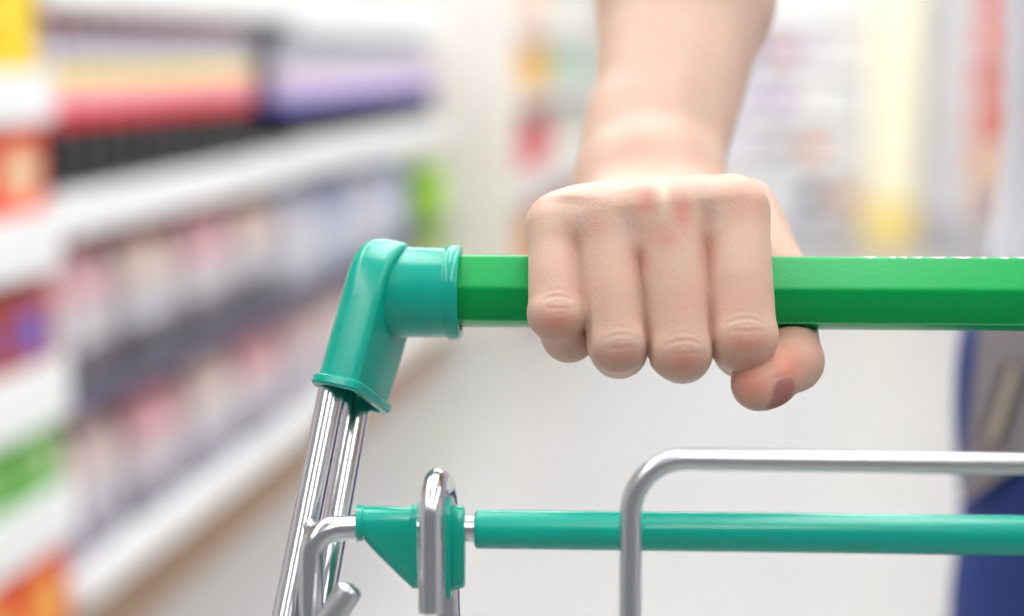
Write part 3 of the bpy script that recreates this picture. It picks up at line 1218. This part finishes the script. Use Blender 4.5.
tr = Field(steps((225, 690, 6)), steps((690, 1000, 6)), steps((60, 1040, 6)))
for p in (econe((454, 838, 1030), (452, 836, 930), (134, 100), (164, 118), (1, 0, 0)),):
    tr.add(p, 20, 60)
for sx, kx, fx in ((358, 350, 345), (540, 548, 553)):
    tr.add(cone((sx + 10, 834, 925), (kx + 8, 822, 500), 96, 76), 22, 60)
    tr.add(cone((kx, 822, 500), (fx, 848, 60), 76, 66), 16, 40)
gx3, gy3, gz3 = tr.grid((slice(None),) * 3)
tr.D += (2.6 * np.sin(gz3 / 22.0 + gx3 / 30.0 + 1.5 * np.sin(gy3 / 35.0))).astype(np.float32)
tr.D = np.maximum(np.maximum(tr.D, gz3 - 975), 75 - gz3)
tme, TP = field_mesh('trousers', tr, 2)
trou = obj('trousers', tme, DENIM, person, smooth=False)
trou['label'] = 'blue work trousers'


def on_cloth(px, py, lift=0.0):
    """the point of the trousers that the sight line through a pixel first meets, lifted off the cloth"""
    o = np.array(at(px, py, .6)) * 1000
    e = np.array(at(px, py, 1.1)) * 1000
    d_ = (e - o) / np.linalg.norm(e - o)
    rel = TP - o
    t = rel @ d_
    off = np.linalg.norm(rel - t[:, None] * d_, axis=1)
    near = off < 9.0
    if near.any():
        tt = t[near].min()
    else:
        k = np.argmin(off)
        tt = t[k]
    return o + d_ * (tt - lift)


def patch(name, quad, m, lift, parent, n=10, thick=2.0):
    """a sewn-on piece of cloth: quad of four sight points, laid on the trousers, with real thickness"""
    (a0, a1, c1, c0) = [np.array(q, float) for q in quad]
    bm = bmesh.new()
    layers = []
    for lf in (lift, lift - thick):
        g = []
        for i in range(n + 1):
            row = []
            for j in range(n + 1):
                s, t = i / n, j / n
                q = (a0 * (1 - s) + a1 * s) * (1 - t) + (c0 * (1 - s) + c1 * s) * t
                row.append(on_cloth(q[0], q[1], lf))
            g.append(row)
        g = np.array(g)
        for _ in range(3):                      # even out the cloth
            h = g.copy()
            h[1:-1, 1:-1] = (g[:-2, 1:-1] + g[2:, 1:-1] + g[1:-1, :-2] + g[1:-1, 2:]) / 4
            g = h
        layers.append([[bm.verts.new(Vector(p / 1000) - PERS0) for p in row] for row in g])
    A, B = layers
    for i in range(n):
        for j in range(n):
            bm.faces.new((A[i][j], A[i + 1][j], A[i + 1][j + 1], A[i][j + 1]))
            bm.faces.new((B[i][j], B[i][j + 1], B[i + 1][j + 1], B[i + 1][j]))
    for i in range(n):
        for (p, q, r_, s_) in ((A[i][0], B[i][0], B[i + 1][0], A[i + 1][0]), (A[i][n], A[i + 1][n], B[i + 1][n], B[i][n]),
                               (A[0][i], A[0][i + 1], B[0][i + 1], B[0][i]), (A[n][i], B[n][i], B[n][i + 1], A[n][i + 1])):
            bm.faces.new((p, q, r_, s_))
    return obj(name, bm, m, parent)


pk = patch('side_pocket', [(979, 318), (1070, 318), (1036, 452), (961, 505)], GREYC, 4.0, trou, 14, 5.0)
pk['label'] = 'grey side pocket'
patch('zip_tape', [(1004, 362), (1026, 368), (1002, 446), (980, 440)], ZIPD, 5.5, trou, 6, 3.0)['label'] = 'dark zip tape on the grey pocket'
patch('zip', [(1010, 365), (1020, 368), (996, 443), (986, 440)], ZIPM, 7.5, trou, 6, 3.0)['label'] = 'tan zip closing the grey pocket'

for fx, nm_ in ((345, 'r'), (553, 'l')):
    bm = bmesh.new()
    rings = []
    for y, hw, hh in ((905, 18, 24), (900, 32, 45), (870, 38, 62), (830, 39, 70), (800, 41, 60), (765, 46, 48), (725, 46, 40), (695, 36, 30), (682, 18, 18)):
        rings.append([Vector((fx + hw * math.copysign(abs(math.cos(a)) ** .8, math.cos(a)), y, max(0.5, hh * .5 + hh * .55 * math.sin(a)))) / 1000 - PERS0 for a in [2 * PI * k / 24 for k in range(24)]])
    loft(bm, rings)
    sh = obj('shoe', bm, SHOEM, person)
hf = Field(steps((350, 550, 6)), steps((730, 960, 6)), steps((1560, 1790, 6)))
hf.add(ellipsoid((449, 846, 1652), (84, 102, 116)), 0, 40)
a1, a2, a3 = hf.grid((slice(None),) * 3)
hf.D += (3 * np.sin(a1 / 7.0 + 2 * np.sin(a3 / 20.0))).astype(np.float32)
hf.D = np.maximum(hf.D, -((a3 - 1700) + (a2 - 770) * 1.1))
hf.D = np.maximum(hf.D, 1600 - a3)
hme, _ = field_mesh('hair', hf, 2)
obj('hair', hme, HAIRM, person, smooth=False)['label'] = 'short brown hair'


# ================================================================== SHELVES AND GOODS
def shelf_bay(name, label, face, y0, y1, shelves, lips, depth=0.5, height=2.1, base=(0.0, 0.13, 0.185), back=DARKP, lipm=None, sides=(True, True), upright=WHITE):
    """a run of shop shelving whose front looks along +X (the aisle); origin on the floor at its middle"""
    cx, cy = face - depth / 2, (y0 + y1) / 2
    t = empty('shelf_unit', (cx, cy, 0))
    tag(t, label, 'shelf unit')
    hw, hl = depth / 2, (y1 - y0) / 2
    bm = bmesh.new()
    box(bm, -hw, -hw + 0.02, -hl + .002, hl - .002, 0.0, height)
    obj('back_panel', bm, back, t, False)
    for sgn, on in zip((-1, 1), sides):
        if on:
            bm = bmesh.new()
            box(bm, -hw + 0.02, -hw + 0.06, sgn * hl - (0.03 if sgn > 0 else 0), sgn * hl + (0.03 if sgn < 0 else 0), 0.0, height, 0.002)
            obj('upright', bm, upright, t, False)
    bm = bmesh.new()
    box(bm, -hw + 0.02, hw, -hl + .004, hl - .004, base[1], base[2], 0.006)
    obj('base_deck', bm, WHITE, t, False)
    bm = bmesh.new()
    box(bm, -hw + 0.02, hw - 0.02, -hl + .004, hl - .004, 0.0, base[1])
    obj('kick_plate', bm, KICK, t, False)
    for (z, (l0, l1), lm) in shelves:
        bm = bmesh.new()
        box(bm, -hw + 0.02, hw - 0.012, -hl + .004, hl - .004, z - 0.028, z, 0.002)
        sh = obj('shelf', bm, WHITE if lm is WHITE else DARKP, t, False)
        bm = bmesh.new()
        box(bm, hw - 0.012, hw, -hl + .004, hl - .004, l0, l1, 0.004)
        obj('price_rail', bm, lm, sh, False)
    return t


YA, YM, YB = 2.15, 3.34, 4.92
bayA = shelf_bay('bay', 'white shelf unit with cola bottles, standing nearest behind the teal cart corner', XS, YA, YM,
                 [(1.235, (1.165, 1.275), WHITE), (0.855, (0.785, 0.865), WHITE), (0.505, (0.475, 0.515), SLATE)], None)
bayB = shelf_bay('bay', 'white shelf unit with lilac labelled bottles, next along the aisle past the cola', XS, YM + .002, YB,
                 [(1.215, (1.135, 1.265), WHITE), (0.865, (0.79, 0.875), WHITE), (0.50, (0.475, 0.512), SLATE)], None)
bayN = shelf_bay('bay', 'white shelf unit at the left edge with boxed goods and thick rounded rails', XS + 0.015, 0.95, YA - .004,
                 [(1.06, (0.985, 1.07), WHITE), (0.835, (0.745, 0.845), WHITE), (0.58, (0.495, 0.60), WHITE), (0.375, (0.285, 0.385), WHITE)], None,
                 base=(0, .05, .09))
YC0, YC1, XC = 5.30, 8.0, -1.03
bayC = shelf_bay('bay', 'deep cream sided shelf unit of colourful cartons behind the pale end panel', XC, YC0, YC1,
                 [(1.20, (1.16, 1.21), CREAM), (0.93, (0.89, 0.94), CREAM), (0.61, (0.50, 0.62), WHITE)], None, depth=0.5, back=CREAM, upright=CREAM)
bm = bmesh.new()
box(bm, -0.25, 0.25, -1.35 - 0.03, -1.35 - 0.002, 0, 2.1, 0.004)
obj('end_panel', bm, CREAM, bayC, False)['label'] = 'pale cream end panel'

# ---- bottles
def bottle_mats(pre, liquid, label_bands, neck, cap):
    return ([mat(pre + '_liquid', liquid, 0.12, coat=0.5), mat(pre + '_neck', neck, 0.15, coat=0.4), mat(pre + '_cap', cap, 0.4)] +
            [mat('%s_label_%d' % (pre, i), c, 0.45, noise=0.12, nscale=60) for i, c in enumerate(label_bands)])


def make_bottle(name, label, group, ms, r, h, lz0, lz1, nb):
    t = empty(name)
    tag(t, label, 'bottle', group)
    bm = bmesh.new()
    prof_ = [(r * .7, 0.001), (r * .92, 0.004), (r, 0.015), (r, h * .34), (r * .96, h * .36), (r, h * .38), (r, h * .66), (r * .97, h * .74), (r * .82, h * .84), (r * .48, h * .91), (r * .40, h * .95)]
    mi = [0] * (len(prof_) - 1)
    for i in range(6, 10):
        mi[i] = 1
    lathe(bm, prof_, 18, mi)
    obj('body', bm, ms[:2], t)
    bm = bmesh.new()
    pr, mi = [(r * 1.0, lz0), (r * 1.012, lz0 + .001)], [0]
    for i in range(nb):
        pr.append((r * 1.012, lz0 + (lz1 - lz0) * (i + 1) / nb))
        mi.append(i)
    lathe(bm, pr, 18, mi)
    obj('label_sleeve', bm, ms[3:], t)
    bm = bmesh.new()
    lathe(bm, [(r * .44, h * .92), (r * .50, h * .925), (r * .50, h * .99), (r * .46, h)], 14)
    obj('cap', bm, ms[2], t)
    return t


cola = bottle_mats('cola', (26, 20, 22), [(226, 24, 48), (255, 150, 160), (255, 208, 206), (255, 232, 110)], (204, 194, 204), (222, 92, 98))
lil = bottle_mats('lilac', (40, 30, 40), [(40, 62, 190), (214, 196, 232), (230, 212, 236), (230, 196, 214)], (214, 216, 228), (200, 204, 214))
first = None
zA = 0.855
for deep in range(2):
    for k in range(11):
        p = (XS - 0.062 - deep * 0.092, YA + 0.075 + k * 0.0868, zA)
        lab = 'dark cola bottle with a red and yellow label, front row of the upper shelf' if deep == 0 else 'dark cola bottle with a red and yellow label standing behind the front row'
        grp = 'cola bottles in the front row' if deep == 0 else 'cola bottles in the second row'
        if first is None:
            first = make_bottle('cola_bottle', lab, grp, cola, 0.0415, 0.315, 0.115, 0.215, 4)
            o = first
        else:
            o = copy_tree(first)
            tag(o, lab, 'bottle', grp)
        o.location = p
        o.rotation_euler.z = random.uniform(0, 6.28)
first = None
for deep in range(2):
    for k in range(17):
        p = (XS - 0.062 - deep * 0.092, YM + 0.03 + k * 0.0868, 0.865)
        lab = 'bottle with a lilac and blue label in the front row past the cola' if deep == 0 else 'bottle with a lilac and blue label behind the front row past the cola'
        grp = 'lilac label bottles in the front row' if deep == 0 else 'lilac label bottles in the second row'
        if first is None:
            first = make_bottle('lilac_label_bottle', lab, grp, lil, 0.0405, 0.285, 0.092, 0.185, 4)
            o = first
        else:
            o = copy_tree(first)
            tag(o, lab, 'bottle', grp)
        o.location = p

# ---- shrink wrapped packs of bottles
FILM = bpy.data.materials.new('shrink_film')
FILM.use_nodes = True
nt = FILM.node_tree
nt.nodes['Principled BSDF'].inputs['Base Color'].default_value = (0.80, 0.78, 0.80, 1)
nt.nodes['Principled BSDF'].inputs['Roughness'].default_value = 0.25
nt.nodes['Principled BSDF'].inputs['Alpha'].default_value = 0.18


def pack_bottle_mesh(r, h, org, low, lab, top, cap):
    bm = bmesh.new()
    lathe(bm, [(r * .8, 0.001), (r, 0.01), (r, h * .28), (r, h * .56), (r, h * .70), (r * .8, h * .80), (r * .4, h * .92), (r * .36, h * .93), (r * .36, h)], 12,
          [0, 0, 1, 2, 2, 2, 3, 3], org)
    return bm


def make_pack(name, label, group, cols, r=0.0385, h=0.26):
    t = empty(name)
    tag(t, label, 'bottle pack', group)
    ms = [mat('%s_%d_%d' % (name, len(MATS), i), c, 0.3, noise=0.15, nscale=40) for i, c in enumerate(cols)]
    for i in range(2):
        for j in range(3):
            bm = pack_bottle_mesh(r, h, ((i - .5) * 2 * r, (j - 1) * 2 * r, 0), *[None] * 4)
            obj('bottle', bm, ms, t)
    bm = bmesh.new()
    box(bm, -2 * r - .002, 2 * r + .002, -3 * r - .002, 3 * r + .002, 0.002, h * .82, 0.012)
    obj('shrink_film', bm, FILM, t)
    return t


def pack_row(y0, n, pitch, z, variants, lab, grp):
    for k in range(n):
        i = k % len(variants)
        v = variants[i]
        if v[1] is None:
            v[1] = make_pack('bottle_pack', lab % v[0], grp % v[0], v[2], h=v[3])
            o = v[1]
        else:
            o = copy_tree(v[1])
            tag(o, lab % v[0], 'bottle pack', grp % v[0])
        o.location = (XS - 0.115, y0 + k * pitch, z)


pack_row(YA + .165, 4, 0.288, 0.5052,
         [['pale grey and pink', None, [(96, 78, 92), (222, 216, 220), (246, 186, 194), (216, 90, 104)], .255], ['silver and cream', None, [(80, 66, 80), (214, 210, 216), (244, 216, 200), (206, 80, 90)], .25]],
         'shrink wrapped pack of %s bottles under the cola shelf', '%s bottle packs under the cola')
pack_row(YA + .165, 4, 0.288, 0.1852,
         [['cream and grey', None, [(150, 140, 160), (222, 216, 220), (242, 214, 204), (214, 90, 110)], .262], ['rose and cream', None, [(140, 130, 150), (224, 214, 218), (242, 176, 182), (206, 40, 76)], .258]],
         'shrink wrapped pack of %s bottles on the lowest deck near the cart corner', '%s bottle packs on the lowest deck')
pack_row(YM + .15, 4, 0.30, 0.5002,
         [['white', None, [(216, 214, 222), (232, 230, 236), (220, 216, 230), (180, 184, 210)], .25], ['pale blue', None, [(196, 200, 222), (214, 218, 234), (180, 186, 216), (160, 170, 206)], .245]],
         'shrink wrapped pack of %s water bottles under the lilac label bottles', '%s water packs')
pack_row(YM + .15, 4, 0.28, 0.1852,
         [['pinkish grey', None, [(186, 180, 190), (216, 206, 212), (230, 196, 196), (210, 150, 160)], .258], ['greyish cream', None, [(190, 186, 192), (222, 214, 212), (236, 214, 204), (220, 170, 160)], .26]],
         'shrink wrapped pack of %s bottles on the lowest deck further along the aisle', '%s bottle packs further along the deck')


# ---- cartons
def carton(label, group, x, y, z, sx, sy, sz, rgb, band=None, name='carton', cat='carton', front=1):
    """a folded box with its printed panel on the face that looks at the aisle"""
    t = empty(name, (x, y, z + 0.0004))
    tag(t, label, cat, group)
    bm = bmesh.new()
    box(bm, -sx / 2, sx / 2, -sy / 2, sy / 2, 0, sz, min(sx, sy, sz) * .04)
    key = 'carton_%d_%d_%d' % rgb
    obj('box', bm, MATS.get(key) or mat(key, rgb, 0.4, noise=0.08, nscale=25), t, False)
    if band:
        bm = bmesh.new()
        if front == 1:
            lathe_y = [(sx / 2 + .0012, .36 * sy * math.cos(a), sz * .5 + .30 * sz * math.sin(a)) for a in [2 * PI * k / 20 for k in range(20)]]
            loft(bm, [[Vector((p[0] - .001, p[1], p[2])) for p in lathe_y], [Vector(p) for p in lathe_y]])
        else:
            lathe_y = [(.44 * sx * math.cos(a), -sy / 2 - .0012, sz * .42 + .25 * sz * math.sin(a)) for a in [2 * PI * k / 20 for k in range(20)]]
            loft(bm, [[Vector((p[0], p[1] + .001, p[2])) for p in lathe_y], [Vector(p) for p in lathe_y]])
        key = 'print_%d_%d_%d' % band
        obj('printed_panel', bm, MATS.get(key) or mat(key, band, 0.45, noise=0.1, nscale=30), t, False)
    return t


xf = XS + 0.015 - 0.02
rows = [(1.0602, .24, (246, 206, 20), (250, 216, 60), 'yellow carton on the top shelf at the left edge', 'yellow cartons'),
        (0.8352, .145, (246, 84, 44), (240, 200, 160), 'orange carton with a pale print below the yellow cartons', 'orange cartons with pale print'),
        (0.5802, .14, (180, 72, 60), (120, 90, 170), 'brick red carton with a violet print in the middle of the left edge', 'brick red cartons'),
        (0.3752, .115, (84, 176, 44), (150, 190, 120), 'green carton on the shelf second from the floor at the left edge', 'green cartons'),
        (0.0902, .185, (242, 84, 24), (248, 170, 70), 'bright orange carton on the lowest deck at the left edge', 'bright orange cartons')]
for z, h, c, b, lab, grp in rows:
    for k in range(7):
        carton(lab, grp, xf - .075, YA - .09 - k * .155, z, .15, .145, h, c, b)

# lime cartons where the second bay ends
for z, h, lab in ((0.1852, .28, 'tall lime green carton on the lowest deck where the lilac bay ends'), (0.5002, .20, 'lime green carton on the middle shelf where the lilac bay ends')):
    carton(lab, None, XS - .105, YB - .105, z, .17, .18, h, (160, 226, 20), (190, 236, 40))
for y, c in ((YB - .30, (206, 224, 90)),):
    carton('yellowish green carton beside the tall lime carton on the deck', None, XS - .105, y, 0.1852, .17, .18, .27, c, (226, 236, 150))

# colourful cartons on the deep unit behind the cream end panel
colsC = [
    (1.2002, .17, [((250, 190, 170), (252, 214, 196), 'peach'), ((226, 236, 226), (236, 246, 236), 'mint white'), ((240, 226, 214), None, 'beige')]),
    (0.9302, .20, [((255, 170, 0), (255, 200, 20), 'amber'), ((206, 226, 210), (160, 214, 180), 'sage'), ((226, 232, 226), (190, 224, 200), 'pale mint')]),
    (0.6102, .21, [((214, 22, 50), (224, 50, 70), 'crimson'), ((238, 226, 214), None, 'ivory'), ((222, 226, 214), (200, 220, 190), 'pale olive')]),
    (0.1852, .26, [((214, 104, 30), (236, 160, 30), 'brown orange'), ((200, 90, 60), (226, 150, 90), 'rust red'), ((216, 160, 90), None, 'tan')]),
]
wh = {1.2002: 'on the top shelf', 0.9302: 'on the upper middle shelf', 0.6102: 'on the lower middle shelf', 0.1852: 'on the lowest deck'}
for z, h, cs in colsC:
    y = YC0 + .19
    for k in range(9):
        c, b, nm2 = cs[min(len(cs) - 1, k // 3)]
        s_ = .27
        carton('%s carton %s behind the cream end panel' % (nm2, wh[z]), '%s cartons %s' % (nm2, wh[z]), XC - .155, y, z, .24, .25, h, c, b)
        y += s_

# ---- far white unit facing down the aisle, a yellow column, and a colourful unit on the right
def far_unit(label, x0, x1, y, shelves, back, depth=.45, height=2.0):
    t = empty('shelf_unit', ((x0 + x1) / 2, y + depth / 2, 0))
    tag(t, label, 'shelf unit')
    hw, hd = (x1 - x0) / 2, depth / 2
    bm = bmesh.new()
    box(bm, -hw, hw, hd - .02, hd, 0, height)
    obj('back_panel', bm, back, t, False)
    for sgn in (-1, 1):
        bm = bmesh.new()
        box(bm, sgn * hw - .015, sgn * hw + .015, -hd + .02, hd - .02, 0, height, .003)
        obj('side_panel', bm, WHITE, t, False)
    bm = bmesh.new()
    box(bm, -hw + .016, hw - .016, -hd, hd - .02, 0, .14, .004)
    obj('base_deck', bm, mat('deck_grey_%d' % len(MATS), (196, 194, 200), 0.5), t, False)
    for z in shelves:
        bm = bmesh.new()
        box(bm, -hw + .016, hw - .016, -hd, hd - .02, z - .03, z, .003)
        s_ = obj('shelf', bm, WHITE, t, False)
        bm = bmesh.new()
        box(bm, -hw + .016, hw - .016, -hd - .008, -hd, z - .035, z + .01, .002)
        obj('price_rail', bm, WHITE, s_, False)
    return t


FY = 8.55
far_unit('wide white shelf unit at the far end of the aisle, left of the yellow column', -0.62, 0.42, FY, [.44, .72, 1.0, 1.28], mat('far_back', (244, 242, 244), .6))
goods = [((246, 244, 246), None, 'white'), ((240, 236, 242), (222, 214, 230), 'pale lilac'), ((248, 244, 240), None, 'off white'), ((236, 238, 244), (244, 244, 250), 'pale blue')]
spots = {.1402: ('on the lowest deck', .24), .4402: ('on the second shelf up', .22), .7202: ('on the third shelf up', .22), 1.0002: ('on the fourth shelf up', .22), 1.2802: ('on the top shelf', .22)}
spec = {(.1402, 3): ((50, 48, 54), None, 'black', .09), (.1402, 4): ((230, 170, 120), None, 'tan', .10), (.4402, 3): ((232, 150, 96), None, 'orange', .08), (.4402, 2): ((160, 150, 150), None, 'grey', .07),
        (1.0002, 2): ((176, 48, 96), None, 'crimson', .09), (1.0002, 1): ((90, 90, 150), None, 'indigo', .07), (.7202, 2): ((176, 140, 190), None, 'mauve', .12), (.7202, 1): ((206, 190, 214), None, 'lilac', .10)}
for z, (where, h) in spots.items():
    for k in range(5):
        x = -0.62 + .122 + k * .198
        if (z, k) in spec:
            b, _, nm2, hh = spec[(z, k)]
            c, hh, nm2 = (236, 234, 238), h, 'white carton with %s print' % nm2
        else:
            c, b, nm2 = goods[(k + int(z * 10)) % 4]
            hh, nm2 = h, nm2 + ' carton'
        lab = '%s, %s of five %s, far white unit' % (nm2, ('first', 'second', 'middle', 'fourth', 'last')[k], where)
        carton(lab, 'goods on the far white unit', x, FY + .10, z, .18, .17, hh, c, b, front=2)

t = empty('column', (0.53, 8.42, 0))
tag(t, 'pale yellow column on the floor between the two far shelf units', 'column', kind='structure')
bm = bmesh.new()
box(bm, -.14, .14, -.115, .115, 0, 3.3, .012)
obj('shaft', bm, mat('column_yellow', (252, 244, 214), .6, noise=.03), t, False)
bm = bmesh.new()
box(bm, -.147, .147, -.122, .122, 0, .26, .006)
obj('base_band', bm, mat('band_yellow', (248, 222, 140), .5), t, False)

far_unit('colourful shelf unit at the far end of the aisle, right of the yellow column', 0.715, 1.40, FY, [.36, .60, .84, 1.08, 1.32], mat('far_back_right', (242, 238, 238), .6))
cz = {.1402: 'lowest deck', .3602: 'second shelf up', .6002: 'third shelf up', .8402: 'fourth shelf up', 1.0802: 'fifth shelf up', 1.3202: 'top shelf'}
colr = {
    .1402: [((232, 230, 236), None, 'white'), ((226, 226, 236), None, 'pale lilac'), ((230, 190, 160), None, 'peach'), ((90, 84, 160), None, 'violet')],
    .3602: [((236, 232, 236), None, 'white'), ((226, 222, 230), None, 'pale grey'), ((240, 160, 100), (246, 190, 130), 'orange'), ((236, 220, 214), None, 'pale pink')],
    .6002: [((236, 232, 234), None, 'white'), ((232, 226, 230), None, 'pale grey'), ((236, 110, 80), (240, 150, 110), 'vermilion'), ((206, 40, 44), None, 'deep red')],
    .8402: [((238, 234, 238), None, 'white'), ((236, 228, 228), None, 'ivory'), ((228, 80, 84), None, 'red'), ((206, 160, 100), None, 'ochre')],
    1.0802: [((226, 226, 232), None, 'pale grey'), ((240, 236, 234), None, 'white'), ((236, 96, 96), None, 'coral'), ((236, 206, 150), None, 'wheat')],
    1.3202: [((236, 232, 238), None, 'white'), ((230, 226, 232), None, 'pale grey'), ((232, 84, 90), None, 'red'), ((222, 180, 110), None, 'ochre')]}
for z, cs in colr.items():
    for k, (c, b, nm2) in enumerate(cs):
        lab = '%s carton on the %s of the far unit right of the column' % (nm2, cz[z])
        carton(lab, 'goods on the far right unit', (.80, .925, 1.05, 1.19)[k], FY + .10, z, (.13, .11, .13, .14)[k], .17, .185, c, b, front=2)
